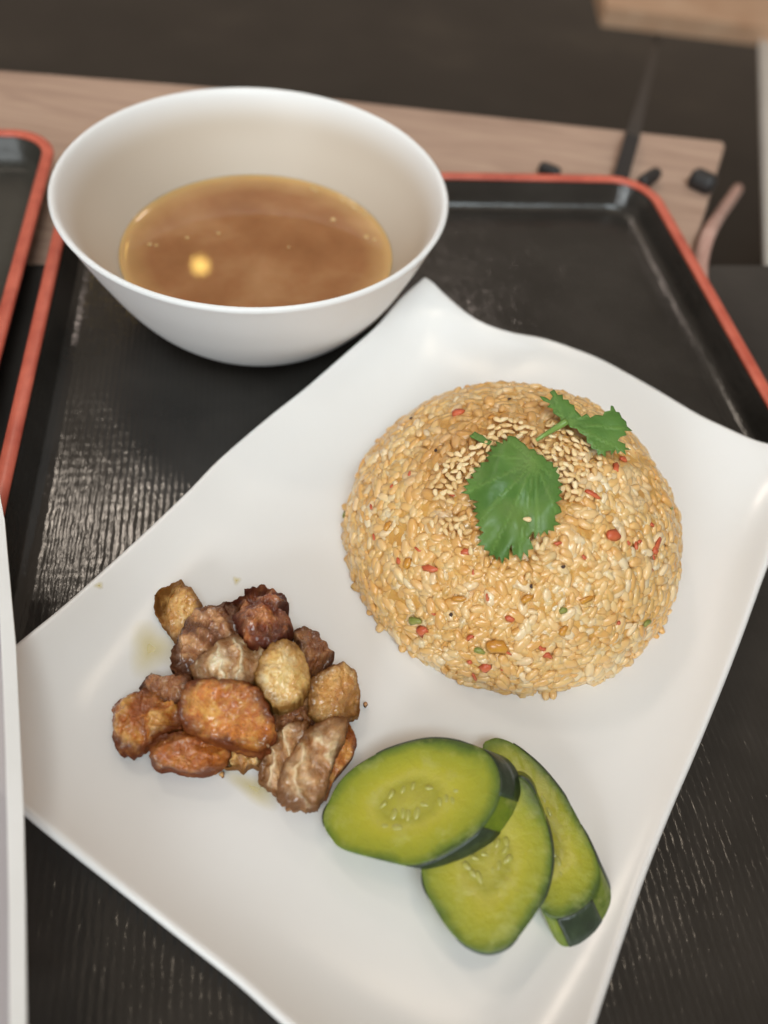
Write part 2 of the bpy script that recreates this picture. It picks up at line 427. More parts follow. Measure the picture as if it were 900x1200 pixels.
for i in range(len(rings)-1):
    for k in range(seg): fs.append((i*seg+k, i*seg+(k+1) % seg, (i+1)*seg+(k+1) % seg, (i+1)*seg+k))
# underside of the liquid follows the bowl
b0 = len(vs); under = [(5.7, 3.1), (5.3, 2.6), (4.8, 2.15), (4.2, 1.7), (2.8, 1.25), (.02, 1.15)]
for r, z in under:
    for k in range(seg):
        a = 2*math.pi*k/seg; vs.append(Vector((BC[0]+r*math.cos(a), BC[1]+r*math.sin(a), z))); dep.append(.5)
prev = (len(rings)-1)*seg
for i in range(len(under)):
    cur = b0+i*seg
    for k in range(seg): fs.append((prev+k, prev+(k+1) % seg, cur+(k+1) % seg, cur+k))
    prev = cur
soup = tag(fixn(build('soup', vs, fs, m_soup, origin=(BC[0], BC[1], SZ), attrs={'depth': dep})), 'clear brown broth with a golden edge inside the white bowl', 'soup')
m_bub = mat('broth_bubble', (.55, .34, .13), .05, .6, coat=.5)
def dome_mesh(r, seg=10, rings=4):
    vs = []; fs = []
    for i in range(rings):
        a = (math.pi/2)*i/rings
        for k in range(seg):
            b = 2*math.pi*k/seg; vs.append(Vector((r*math.cos(a)*math.cos(b), r*math.cos(a)*math.sin(b), r*.7*math.sin(a))))
    vs.append(Vector((0, 0, r*.7)))
    for i in range(rings-1):
        for k in range(seg): fs.append((i*seg+k, i*seg+(k+1) % seg, (i+1)*seg+(k+1) % seg, (i+1)*seg+k))
    for k in range(seg): fs.append(((rings-1)*seg+k, (rings-1)*seg+(k+1) % seg, rings*seg))
    return vs, fs
for (px, py, r) in ((368, 221, .13), (372, 224, .10), (386, 224, .14), (404, 236, .13), (411, 240, .12), (417, 244, .17), (421, 247, .12), (430, 252, .16), (436, 256, .10), (392, 258, .15), (431, 278, .14), (441, 281, .12), (455, 286, .09), (460, 300, .08), (177, 287, .12), (185, 288, .09), (221, 279, .10), (258, 274, .09), (340, 290, .07), (450, 268, .08)):
    c = unp(px, py, SZ+.01)
    if math.hypot(c.x-BC[0], c.y-BC[1]) > 5.8: continue
    vs, fs = dome_mesh(r); build('bubble', [v+c for v in vs], fs, m_bub, soup, origin=c)

# ------------------------------------------------------------------ rice mound
DC = Vector((4.71, 16.17, 1.0)); DR, DH = 6.10, 5.25
def dome_hit(px, py, grow=0.0):
    d = ray(px, py).normalized(); a, h = DR+grow, DH+grow
    S = Vector((1/a, 1/a, 1/h)); o_ = EYE-DC
    O = Vector((o_.x*S.x, o_.y*S.y, o_.z*S.z)); D = Vector((d.x*S.x, d.y*S.y, d.z*S.z))
    A = D.dot(D); B = 2*O.dot(D); C = O.dot(O)-1; disc = B*B-4*A*C
    if disc < 0: return None, None
    p = EYE+d*((-B-math.sqrt(disc))/(2*A)); q = p-DC
    n = Vector((q.x/a/a, q.y/a/a, q.z/h/h)).normalized()
    return p, n
m_core = mat('rice_sauce', (.40, .19, .05), .35, .5, coat=.3, sss=.3); t = NT(m_core)
t.base(t.ramp(t.noise(120, 5), [(.3, (.60, .30, .065)), (.7, (.74, .44, .13))])); t.bump(t.noise(300, 4), .6, .002)
def grain_material(name, pale):
    m = mat(name, (.6, .4, .2), .30, .5, coat=.45, sss=.35, ssr=(.5, .42, .32), sss_scale=.0016); t = NT(m)
    g = t.n('ShaderNodeNewGeometry').outputs['Random Per Island']; ob = t.n('ShaderNodeObjectInfo').outputs['Random']
    f = t.math('FRACT', t.math('ADD', t.math('MULTIPLY', g, 7.3), ob))
    c = t.ramp(f, [(0, (.74, .41, .13)), (.3, (.785, .475, .175)), (.6, (.81, .525, .22)), (.85, (.84, .595, .30)), (1, (.875, .70, .46))])
    pos = t.n('ShaderNodeNewGeometry').outputs['Position']
    c = t.mix(t.ramp(t.noise(38, 4, .6, pos), [(.42, (0,)*3), (.66, (.6,)*3)]), c, (.72, .38, .10))
    c = t.mix(t.ramp(t.noise(70, 3, .5, pos), [(.55, (0,)*3), (.75, (.5,)*3)]), c, (.88, .70, .45))
    p0 = dome_hit(588, 535)[0]*CM; d_ = t.n('ShaderNodeVectorMath', operation='DISTANCE'); t.l(pos, d_.inputs[0]); d_.inputs[1].default_value = p0[:]
    st = t.math('ADD', d_.outputs['Value'], t.math('MULTIPLY', t.math('SUBTRACT', t.noise(60, 4, .6, pos), .5), .03))
    c = t.mix(t.ramp(st, [(.010, (.75,)*3), (.034, (0,)*3)]), c, (.50, .235, .06))      # toasted soy stain round the sesame
    t.base(c); t.bump(t.noise(420, 3, .6, pos), .12, .0006); return m
m_grain = grain_material('rice_grain', 0)
rice = thing('rice_mound', DC, 'moulded dome of seasoned fried rice on the white plate', 'rice')
vs = []; fs = []; seg = 72; nr = 30
for i in range(nr):
    a = (math.pi/2)*i/nr
    for k in range(seg):
        b = 2*math.pi*k/seg
        v = Vector((math.cos(a)*math.cos(b), math.cos(a)*math.sin(b), math.sin(a)))
        rr = 1+.012*noise.noise(v*9)
        vs.append(DC+Vector((v.x*(DR-.07)*rr, v.y*(DR-.07)*rr, v.z*(DH-.07)*rr-(.35 if i == 0 else 0))))
vs.append(DC+Vector((0, 0, DH-.16)))
for i in range(nr-1):
    for k in range(seg): fs.append((i*seg+k, i*seg+(k+1) % seg, (i+1)*seg+(k+1) % seg, (i+1)*seg+k))
for k in range(seg): fs.append(((nr-1)*seg+k, (nr-1)*seg+(k+1) % seg, nr*seg))
fixn(build('rice_core', vs, fs, m_core, rice))
def ellipsoid(a, b, c, seg=8, rings=5, bend=0, taper=0):
    vs = []; fs = []
    vs.append(Vector((-a, 0, 0)))
    for i in range(1, rings+1):
        th = math.pi*i/(rings+1); x = -a*math.cos(th); r = math.sin(th)**.8*(1+taper*x/a)
        for k in range(seg):
            p = 2*math.pi*k/seg; vs.append(Vector((x, b*r*math.cos(p)+bend*(x/a)**2, c*r*math.sin(p))))
    vs.append(Vector((a, 0, 0))); e = len(vs)-1
    for k in range(seg): fs.append((0, 1+(k+1) % seg, 1+k))
    for i in range(rings-1):
        for k in range(seg): fs.append((1+i*seg+k, 1+i*seg+(k+1) % seg, 1+(i+1)*seg+(k+1) % seg, 1+(i+1)*seg+k))
    for k in range(seg): fs.append((1+(rings-1)*seg+k, 1+(rings-1)*seg+(k+1) % seg, e))
    return vs, fs
GR = [ellipsoid(.225+.06*random.random(), .130+.03*random.random(), .105, 6, 5, .03*random.uniform(-1, 1), .12*random.uniform(-1, 1)) for _ in range(8)]
def frame(n, ang):
    a = n.cross(Vector((.3, .9, .1))).normalized(); b = n.cross(a)
    x = a*math.cos(ang)+b*math.sin(ang); y = n.cross(x)
    return Matrix((x, y, n)).transposed()
grains = []
N = 6600
for i in range(N):
    # even spread over the upper half ellipsoid
    z = 1-(i+.5)/N; z = z*1.0; ph = i*2.399963+random.uniform(-.25, .25)
    rr = math.sqrt(max(0, 1-z*z))
    d = Vector((rr*math.cos(ph), rr*math.sin(ph), max(.005, z)))
    lift = random.gauss(-.10, .04)
    lift += .10*noise.noise(d*4.5); p = DC+Vector((d.x*(DR+lift), d.y*(DR+lift), d.z*(DH+lift)))
    if p.z < plate_z(p.x, p.y)-.05: p.z = plate_z(p.x, p.y)+random.uniform(.0, .12)
    n = Vector((d.x/DR, d.y/DR, d.z/DH)).normalized()
    n = (n+Vector((random.gauss(0, .17), random.gauss(0, .17), random.gauss(0, .17)))).normalized()
    face = n.dot((EYE-p).normalized())
    s = max(.75, min(1.85, random.gauss(1.04, .20)))
    grains.append((face*s*s*(1+max(0, lift)*3)/(EYE-p).length**2, p, frame(n, random.uniform(0, 6.283)), s, random.randrange(8)))
# stray grains round the foot
for i in range(60):
    ph = random.uniform(0, 6.283); r = DR+random.uniform(-.15, .04)
    x, y = DC.x+r*math.cos(ph), DC.y+r*math.sin(ph)
    grains.append((0, Vector((x, y, plate_z(x, y)+.08)), frame(Vector((0, 0, 1)), random.uniform(0, 6.28)), 1, random.randrange(8)))
grains.sort(key=lambda g: -g[0])
meshes = []
for vs, fs in GR:
    me = bpy.data.meshes.new('rice_grain'); me.from_pydata([(v*CM)[:] for v in vs], [], fs)
    me.polygons.foreach_set('use_smooth', [True]*len(me.polygons)); me.materials.append(m_grain); meshes.append(me)
for g in grains[:299]:
    o = bpy.data.objects.new('rice_grain', meshes[g[4]]); COL.objects.link(o); o.parent = rice
    mm = (g[2]*g[3]).to_4x4(); mm.translation = (g[1]-DC)*CM; o.matrix_local = mm
V = []; F = []
for g in grains[299:]:
    vs, fs = GR[g[4]]; b = len(V); mm = g[2]*g[3]
    V += [g[1]+mm@v for v in vs]; F += [tuple(i+b for i in f) for f in fs]
o = build('rice_grains', V, F, m_grain, rice); o['kind'] = 'stuff'
# chilli, carrot and herb flecks pressed between the grains
m_chili = mat('red_chilli', (.55, .045, .025), .35, .4, coat=.1); t = NT(m_chili); t.base(t.ramp(t.noise(200, 3), [(.3, (.48, .07, .025)), (.7, (.66, .17, .07))]))
m_orange = mat('orange_fleck', (.62, .26, .03), .3, .5, coat=.3); t = NT(m_orange); t.base(t.ramp(t.noise(200, 3), [(.3, (.5, .18, .02)), (.7, (.68, .34, .05))]))
m_herb = mat('green_fleck', (.24, .27, .05), .4, .5); t = NT(m_herb); t.base(t.ramp(t.noise(200, 3), [(.3, (.15, .2, .03)), (.7, (.34, .32, .08))]))
m_dark = mat('pepper_fleck', (.06, .03, .02), .5, .4); t = NT(m_dark); t.bump(t.noise(300, 2), .3, .0005)
def fleck(name, px, py, l, w, ang, m):
    p, n = dome_hit(px, py, .02)
    if p is None: return
    fr = frame(n, ang); vs, fs = ellipsoid(l, w, w*.6, 6, 4, .25*w, .2)
    vs = [Vector((v.x*(1+.35*noise.noise(v*31+p)), v.y*(1+.9*noise.noise(v*23+p)), v.z)) for v in vs]
    fixn(build(name, [p+n*.04+fr@v for v in vs], fs, m, rice, origin=p))
z4 = lambda x, y: (400+x*.4667, 440+y*.4667)
for x, y, l, w, a in ((298, 95, .22, .17, .5), (692, 232, .22, .12, 1.6), (710, 212, .16, .12, .2), (634, 300, .30, .10, .0), (686, 402, .26, .16, .5), (750, 418, .10, .07, 1), (795, 425, .30, .11, 1.5), (782, 376, .12, .07, .6), (228, 484, .30, .12, .1), (318, 444, .2, .12, .3), (230, 590, .22, .07, 2.3), (208, 640, .22, .19, .6), (366, 732, .2, .17, 1.3), (338, 756, .2, .06, 2.6), (522, 702, .16, .11, .3), (410, 736, .09, .07, 1), (427, 610, .16, .1, .2), (829, 611, .10, .09, .3), (790, 440, .14, .14, .2), (738, 195, .08, .06, 1)):
    fleck('chilli_piece', *z4(x, y), l, w, a, m_chili)
rs = random.Random(5)
for i in range(26):
    fleck('chilli_piece', 600+185*math.sqrt(rs.random())*math.cos(i*2.4), 640+150*math.sqrt(rs.random())*math.sin(i*2.4), rs.uniform(.08, .15), rs.uniform(.05, .08), rs.uniform(0, 3), m_chili)
for x, y, l, w, a in ((385, 108, .18, .1, 0), (395, 680, .36, .22, .3), (620, 560, .3, .1, 1), (815, 628, .2, .12, 1.2), (470, 560, .2, .12, 1), (170, 470, .2, .14, 1), (560, 640, .2, .14, 2), (300, 560, .24, .12, .4), (120, 380, .2, .12, 1)):
    fleck('carrot_piece', *z4(x, y), l, w, a, m_orange)
for x, y, l, w, a in ((190, 615, .25, .16, .2), (14, 350, .16, .12, 0), (770, 620, .2, .12, 1), (560, 590, .14, .1, 1), (352, 690, .2, .12, .2), (830, 335, .14, .08, .9)):
    fleck('herb_piece', *z4(x, y), l, w, a, m_herb)
for x, y in ((426, 62), (242, 190), (425, 240), (180, 110), (560, 480), (480, 530), (280, 600)):
    fleck('pepper_piece', *z4(x, y), .07, .05, random.random()*3, m_dark)

# sesame seeds lying on the dome
m_ses = mat('toasted_sesame', (.66, .44, .20), .4, .5, sss=.2); t = NT(m_ses)
t.base(t.ramp(t.n('ShaderNodeObjectInfo').outputs['Random'], [(0, (.66, .42, .17)), (.5, (.80, .57, .28)), (1, (.88, .70, .42))]))
t.bump(t.noise(500, 2), .2, .0004)
vs, fs = ellipsoid(.150, .084, .06, 8, 6, 0, -.38)
sm = bpy.data.meshes.new('sesame_seed'); sm.from_pydata([(v*CM)[:] for v in vs], [], fs); sm.polygons.foreach_set('use_smooth', [True]*len(sm.polygons)); sm.materials.append(m_ses)
seeds = []; labs = []
def cluster(x, y, sx, sy, n, lab, ang=0):
    k = 0; tries = 0
    while k < n and tries < 900:
        tries += 1
        u, v = random.gauss(0, .5), random.gauss(0, .5)
        if u*u+v*v > 1.1: continue
        px = x+u*sx*math.cos(ang)-v*sy*math.sin(ang); py = y+u*sx*math.sin(ang)+v*sy*math.cos(ang)
        if any((px-a)**2+(py-b)**2 < 6.0**2 for a, b in seeds): continue
        seeds.append((px, py)); labs.append(lab); k += 1
z1 = lambda x, y: (520+x*.26667, 440+y*.26667)
cluster(*z1(300, 240), 26, 12, 22, 'toasted sesame seed in the band above the top edge of the large coriander leaf', .1)
cluster(*z1(500, 310), 24, 26, 46, 'toasted sesame seed in the dense patch below the stem of the jagged leaf', .5)
cluster(*z1(560, 430), 16, 34, 24, 'toasted sesame seed in the patch along the right edge of the large leaf', 0)
cluster(*z1(190, 330), 26, 14, 20, 'toasted sesame seed in the streak at the upper left of the large leaf', 2.4)
cluster(*z1(90, 400), 24, 18, 20, 'toasted sesame seed in the brownish patch left of the large leaf', 0)
cluster(*z1(40, 660), 22, 14, 15, 'toasted sesame seed in the small cluster on the left flank of the rice', 0)
cluster(*z1(420, 760), 14, 12, 7, 'toasted sesame seed just below the tip of the large leaf', 0)
cluster(*z1(630, 360), 18, 18, 9, 'toasted sesame seed scattered under the jagged leaf at the right', 0)
cluster(523, 560, 20, 20, 9, 'toasted sesame seed scattered between the left flank and the large leaf', 0)
cluster(*z1(10, 470), 14, 30, 6, 'toasted sesame seed scattered far left of the large leaf', 0)
for x, y, lab in ((800, 455, 'lone sesame seed between two chilli pieces at the right of the rice'), (670, 425, 'lone sesame seed right of the dense sesame patch'), (600, 545, 'lone sesame seed right of the large leaf above the bare rice'), (125, 770, 'lone sesame seed beside the chilli piece left of the leaf tip'), (375, 885, 'lone sesame seed on the bare rice below the leaf tip')):
    seeds.append(z1(x, y)); labs.append(lab)
def add_seed(p, n, label):
    o = bpy.data.objects.new('sesame_seed', sm); COL.objects.link(o)
    mm = (frame(n, random.uniform(0, 6.283))*random.uniform(.85, 1.12)).to_4x4(); mm.translation = p*CM; o.matrix_world = mm
    tag(o, label, 'sesame seed', 'sesame seeds sprinkled on the rice')
for (px, py), lab in zip(seeds, labs):
    p, n = dome_hit(px, py, .15)
    if p is None: continue
    n = (n+Vector((random.gauss(0, .2), random.gauss(0, .2), random.gauss(0, .2)))).normalized()
    add_seed(p, n, lab)

# ------------------------------------------------------------------ coriander leaves
def leaf_material(name, a, b):
    m = mat(name, a, .42, .4, coat=.0, sss=.12, ssr=(.1, .3, .05), sss_scale=.001); t = NT(m)
    c = t.ramp(t.noise(90, 5), [(.3, a), (.7, b)]); c = t.mix(t.ramp(t.noise(42, 3), [(.45, (0,)*3), (.7, (.6,)*3)]), c, (.15, .235, .05))
    v = t.ramp(t.attr('vein'), [(0, (0,)*3), (1, (1,)*3)])
    t.base(t.mix(t.math('MULTIPLY', v, .5), c, (.19, .33, .08)))
    h = t.math('ADD', t.noise(170, 4), t.math('MULTIPLY', t.attr('vein'), .8)); t.bump(h, .3, .0012); return m
m_leaf = leaf_material('coriander_leaf', (.062, .150, .026), (.105, .225, .045))
m_stem = mat('coriander_stem', (.17, .30, .06), .35, .5, coat=.2); t = NT(m_stem); t.base(t.ramp(t.noise(60, 3), [(.3, (.13, .25, .045)), (.7, (.24, .38, .09))]))
def inpoly(x, y, P):
    c = False; j = len(P)-1
    for i in range(len(P)):
        if (P[i][1] > y) != (P[j][1] > y) and x < (P[j][0]-P[i][0])*(y-P[i][1])/(P[j][1]-P[i][1])+P[i][0]: c = not c
        j = i
    return c
def segd(px, py, a, b):
    ax, ay, bx, by = *a, *b; l = (bx-ax)**2+(by-ay)**2
    s = max(0, min(1, ((px-ax)*(bx-ax)+(py-ay)*(by-ay))/l)); return math.hypot(px-ax-s*(bx-ax), py-ay-s*(by-ay))
def leaf(name, outline, place, veins, parent, m, step=3.2, thick=.025, origin=None):
    m_ = len(outline); sg = sum(outline[i-1][0]*outline[i][1]-outline[i][0]*outline[i-1][1] for i in range(m_)); sg = 1 if sg > 0 else -1
    sh = []
    for i in range(m_):                             # deepen the teeth
        a, b, c_ = Vector(outline[i-1]), Vector(outline[i]), Vector(outline[(i+1) % m_])
        cr = (b-a).cross(c_-b) if hasattr(Vector((0, 0)), 'cross') else 0
        d = ((a+c_)/2-b); k = .55 if m_ > 20 else 0
        sh.append(b-d*min(k, 2.6/max(d.length, .01)*k))
    outline = [tuple(p) for p in sh]
    P = []
    for i in range(len(outline)):                   # subdivide the outline
        a, b = outline[i], outline[(i+1) % len(outline)]
        k = max(1, int(math.hypot(b[0]-a[0], b[1]-a[1])/4))
        for s in range(k): P.append((a[0]+(b[0]-a[0])*s/k, a[1]+(b[1]-a[1])*s/k))
    n = len(P); pts = [Vector(p) for p in P]; xs = [p[0] for p in P]; ys = [p[1] for p in P]
    y = min(ys)
    while y < max(ys):
        x = min(xs)
        while x < max(xs):
            q = (x+random.uniform(-.5, .5), y+random.uniform(-.5, .5))
            if inpoly(*q, P) and min((q[0]-p[0])**2+(q[1]-p[1])**2 for p in P) > 2.2: pts.append(Vector(q))
            x += step
        y += step
    r = geometry.delaunay_2d_cdt(pts, [(i, (i+1) % n) for i in range(n)], [], 1, 1e-4)
    v2, f = r[0], r[2]
    top = []; vein = []; bot = []
    for v in v2:
        dv = min(segd(v.x, v.y, a, b) for a, b in veins) if veins else 9
        p, nn = place(v.x, v.y); w = math.exp(-(dv/1.6)**2)
        top.append(p-nn*(.03*w)); bot.append(p-nn*thick); vein.append(w)
    b = len(top); fs = [tuple(q) for q in f]+[tuple(i+b for i in q[::-1]) for q in f]
    cnt = {}
    for q in f:
        for i in range(len(q)):
            e = (q[i], q[(i+1) % len(q)]); cnt[e] = 1
    for (a, c) in cnt:
        if (c, a) not in cnt: fs.append((c, a, a+b, c+b))
    o = build(name, top+bot, fs, m, parent, origin=origin, attrs={'vein': vein+vein}); return fixn(o)
big = [z1(*p) for p in ((300, 268), (322, 274), (345, 292), (362, 303), (382, 322), (404, 327), (420, 345), (442, 355), (460, 374), (482, 384), (490, 402), (507, 406), (503, 424), (514, 440), (512, 462), (526, 480), (513, 494), (524, 512), (516, 528), (524, 545), (503, 560), (516, 580), (520, 602), (500, 618), (502, 640), (517, 655), (494, 664), (490, 682), (470, 684), (462, 699), (448, 690), (432, 706), (424, 692), (408, 716), (400, 690), (386, 715), (392, 738), (397, 762), (380, 772), (377, 800), (358, 782), (346, 812), (328, 792), (312, 788), (304, 748), (296, 772), (293, 808), (276, 806), (264, 828), (250, 800), (240, 812), (226, 794), (208, 792), (204, 776), (186, 766), (182, 750), (154, 748), (168, 728), (158, 712), (178, 692), (164, 678), (170, 668), (148, 660), (158, 640), (146, 622), (154, 606), (136, 598), (146, 582), (138, 566), (158, 556), (132, 548), (122, 544), (112, 526), (86, 516), (104, 504), (96, 488), (114, 478), (108, 458), (134, 452), (130, 436), (146, 424), (140, 408), (164, 402), (170, 386), (202, 378), (196, 362), (206, 352), (196, 340), (214, 332), (214, 312), (236, 308), (238, 292), (262, 298), (268, 284), (282, 286), (288, 272))]
def place_big(px, py):
    p, n = dome_hit(px, py, .30)
    cx, cy = z1(310, 540); u = (px-cx)/55; v = (py-cy)/75
    ripple = .06*math.sin(px*.16+py*.05)+.10*noise.noise(Vector((px*.04, py*.04, 3)))
    w = ray(px, py).normalized()
    return p-w*(.12*max(0, 1-u*u-v*v)+ripple), n
hub = z1(410, 375)
veins = [(hub, z1(*e)) for e in ((300, 290), (480, 440), (505, 600), (420, 690), (340, 790), (215, 780), (150, 650), (110, 510), (205, 345))]
lf = thing('coriander_leaf', dome_hit(*z1(310, 540))[0], 'large broad coriander leaf lying flat on the middle of the rice', 'leaf', 'coriander leaves on the rice')
leaf('blade', big, place_big, veins, lf, m_leaf)
p, n = place_big(*z1(372, 635)); add_seed(p+n*.05, n, 'single sesame seed lying on top of the large coriander leaf')
tip = [z1(*p) for p in ((118, 266), (130, 258), (143, 247), (160, 258), (178, 264), (196, 280), (218, 290), (206, 306), (184, 298), (164, 292), (146, 282), (130, 276))]
leaf('leaflet', tip, lambda x, y: (dome_hit(x, y, .22)[0], dome_hit(x, y, .22)[1]), [(z1(125, 262), z1(210, 298))], lf, m_leaf, 2.4)
p0, n0 = dome_hit(660, 500, .35)
n2 = (n0*.75+(EYE-p0).normalized()*.45).normalized()
def place_r(px, py):
    q = unplane(px, py, p0, n2); w = ray(px, py).normalized()
    u = (px-675)/50; v = (py-500)/40
    return q+w*(.16*u*u+.10*v*v+.07*noise.noise(Vector((px*.06, py*.06, 1)))), n2
right = [z1(*p) for p in ((432, 94), (452, 97), (472, 106), (482, 92), (478, 76), (492, 68), (508, 84), (526, 88), (534, 104), (552, 110), (562, 124), (578, 134), (588, 152), (612, 176), (634, 172), (652, 182), (676, 174), (702, 174), (716, 160), (736, 152), (742, 138), (752, 140), (764, 158), (778, 166), (790, 186), (806, 204), (814, 224), (830, 242), (806, 246), (806, 262), (786, 272), (776, 288), (800, 302), (808, 316), (824, 326), (806, 330), (806, 346), (786, 336), (772, 342), (762, 330), (746, 346), (738, 334), (722, 338), (716, 356), (700, 346), (686, 348), (676, 330), (658, 320), (652, 304), (638, 292), (630, 270), (606, 252), (590, 236), (566, 228), (550, 216), (524, 206), (516, 186), (492, 166), (484, 148), (466, 138), (470, 124), (446, 110))]
hub2 = z1(540, 205)
veins = [(hub2, z1(*e)) for e in ((490, 80), (585, 155), (745, 150), (815, 238), (805, 335), (715, 345), (455, 105))]
lf2 = thing('coriander_leaf', p0, 'jagged coriander leaf on a stem at the top right of the rice dome', 'leaf', 'coriander leaves on the rice')
leaf('blade', right, place_r, veins, lf2, m_leaf, 3.0)
sp = [dome_hit(*z1(413, 287), .2)[0], dome_hit(*z1(450, 262), .3)[0], place_r(*z1(500, 232))[0]+n2*.0, place_r(*z1(545, 206))[0]+n2*.03]
vs, fs = tube(spline(sp, 16), [.06+.004*i for i in range(16)], 8); fixn(build('stem', vs, fs, m_stem, lf2))

# ------------------------------------------------------------------ pork
def pork_material(name, lo, mid, hi, scale=150, stripes=0, char=.5):
    m = mat(name, mid, .34, .6, coat=.55, sss=.15, ssr=(.4, .15, .06), sss_scale=.0015); t = NT(m)
    vec = t.n('ShaderNodeNewGeometry').outputs['Position']
    n1 = t.noise(scale*2.2, 7, .68, vec, .8)
    c = t.ramp(n1, [(.32, lo), (.48, mid), (.66, hi)])
    c = t.mix(t.ramp(t.noise(scale*.55, 5, .65, vec, .5), [(.40, (0,)*3), (.62, (.8,)*3)]), c, lo)
    c = t.mix(t.ramp(t.noise(scale*.5, 4, .6, vec, 1.5), [(.52, (0,)*3), (.68, (.85,)*3)]), c, hi)
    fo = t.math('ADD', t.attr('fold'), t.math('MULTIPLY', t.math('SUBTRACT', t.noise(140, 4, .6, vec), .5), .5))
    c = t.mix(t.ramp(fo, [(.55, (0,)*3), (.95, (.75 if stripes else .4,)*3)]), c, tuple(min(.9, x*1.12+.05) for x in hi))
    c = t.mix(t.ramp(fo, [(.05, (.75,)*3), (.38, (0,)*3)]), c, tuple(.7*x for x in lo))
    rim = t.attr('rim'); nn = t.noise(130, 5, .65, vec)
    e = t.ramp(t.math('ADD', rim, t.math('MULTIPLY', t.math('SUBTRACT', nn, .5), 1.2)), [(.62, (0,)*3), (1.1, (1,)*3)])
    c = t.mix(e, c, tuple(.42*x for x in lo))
    sp = t.ramp(t.noise(scale*5, 4, .65, vec), [(.60, (0,)*3), (.69, (char,)*3)])
    c = t.mix(sp, c, (.10, .035, .014)); t.base(c)
    h = t.math('ADD', t.noise(scale*2, 7, .7, vec, .5), t.math('MULTIPLY', t.noise(scale*6, 4, .65, vec), .6)); t.bump(h, .75, .0013)
    side = t.ramp(rim, [(.80, (0,)*3), (1, (1,)*3)])
    t.rough(t.mix(side, t.ramp(t.noise(160, 4, .6, vec), [(.35, (.08,)*3), (.62, (.42,)*3)]), (.65, .65, .65)))
    t.l(t.math('MULTIPLY', t.math('SUBTRACT', 1.0, side), .8), t.b.inputs['Coat Weight'])
    t.l(t.math('MULTIPLY_ADD', side, -.35, .5), t.b.inputs['Specular IOR Level']); return m
PM = {'golden': pork_material('pork_golden', (.50, .20, .04), (.76, .40, .10), (.86, .58, .24)),
      'orange': pork_material('pork_orange', (.36, .085, .016), (.68, .22, .032), (.86, .47, .11), 120),
      'dark': pork_material('pork_dark', (.19, .056, .018), (.45, .17, .055), (.70, .38, .16)),
      'red': pork_material('pork_redbrown', (.18, .034, .012), (.42, .10, .026), (.62, .26, .085)),
      'cream': pork_material('pork_cream', (.60, .28, .06), (.82, .55, .19), (.90, .76, .46), 100, 0, .15),
      'fat': pork_material('pork_fat', (.42, .17, .05), (.68, .38, .16), (.82, .60, .36), 120, 1.1, .3),
      'stripe': pork_material('pork_striped', (.48, .21, .07), (.72, .47, .23), (.84, .68, .46), 120, -.9, .25)}
Z5 = lambda x, y: (110+x*.36667, 660+y*.36667)
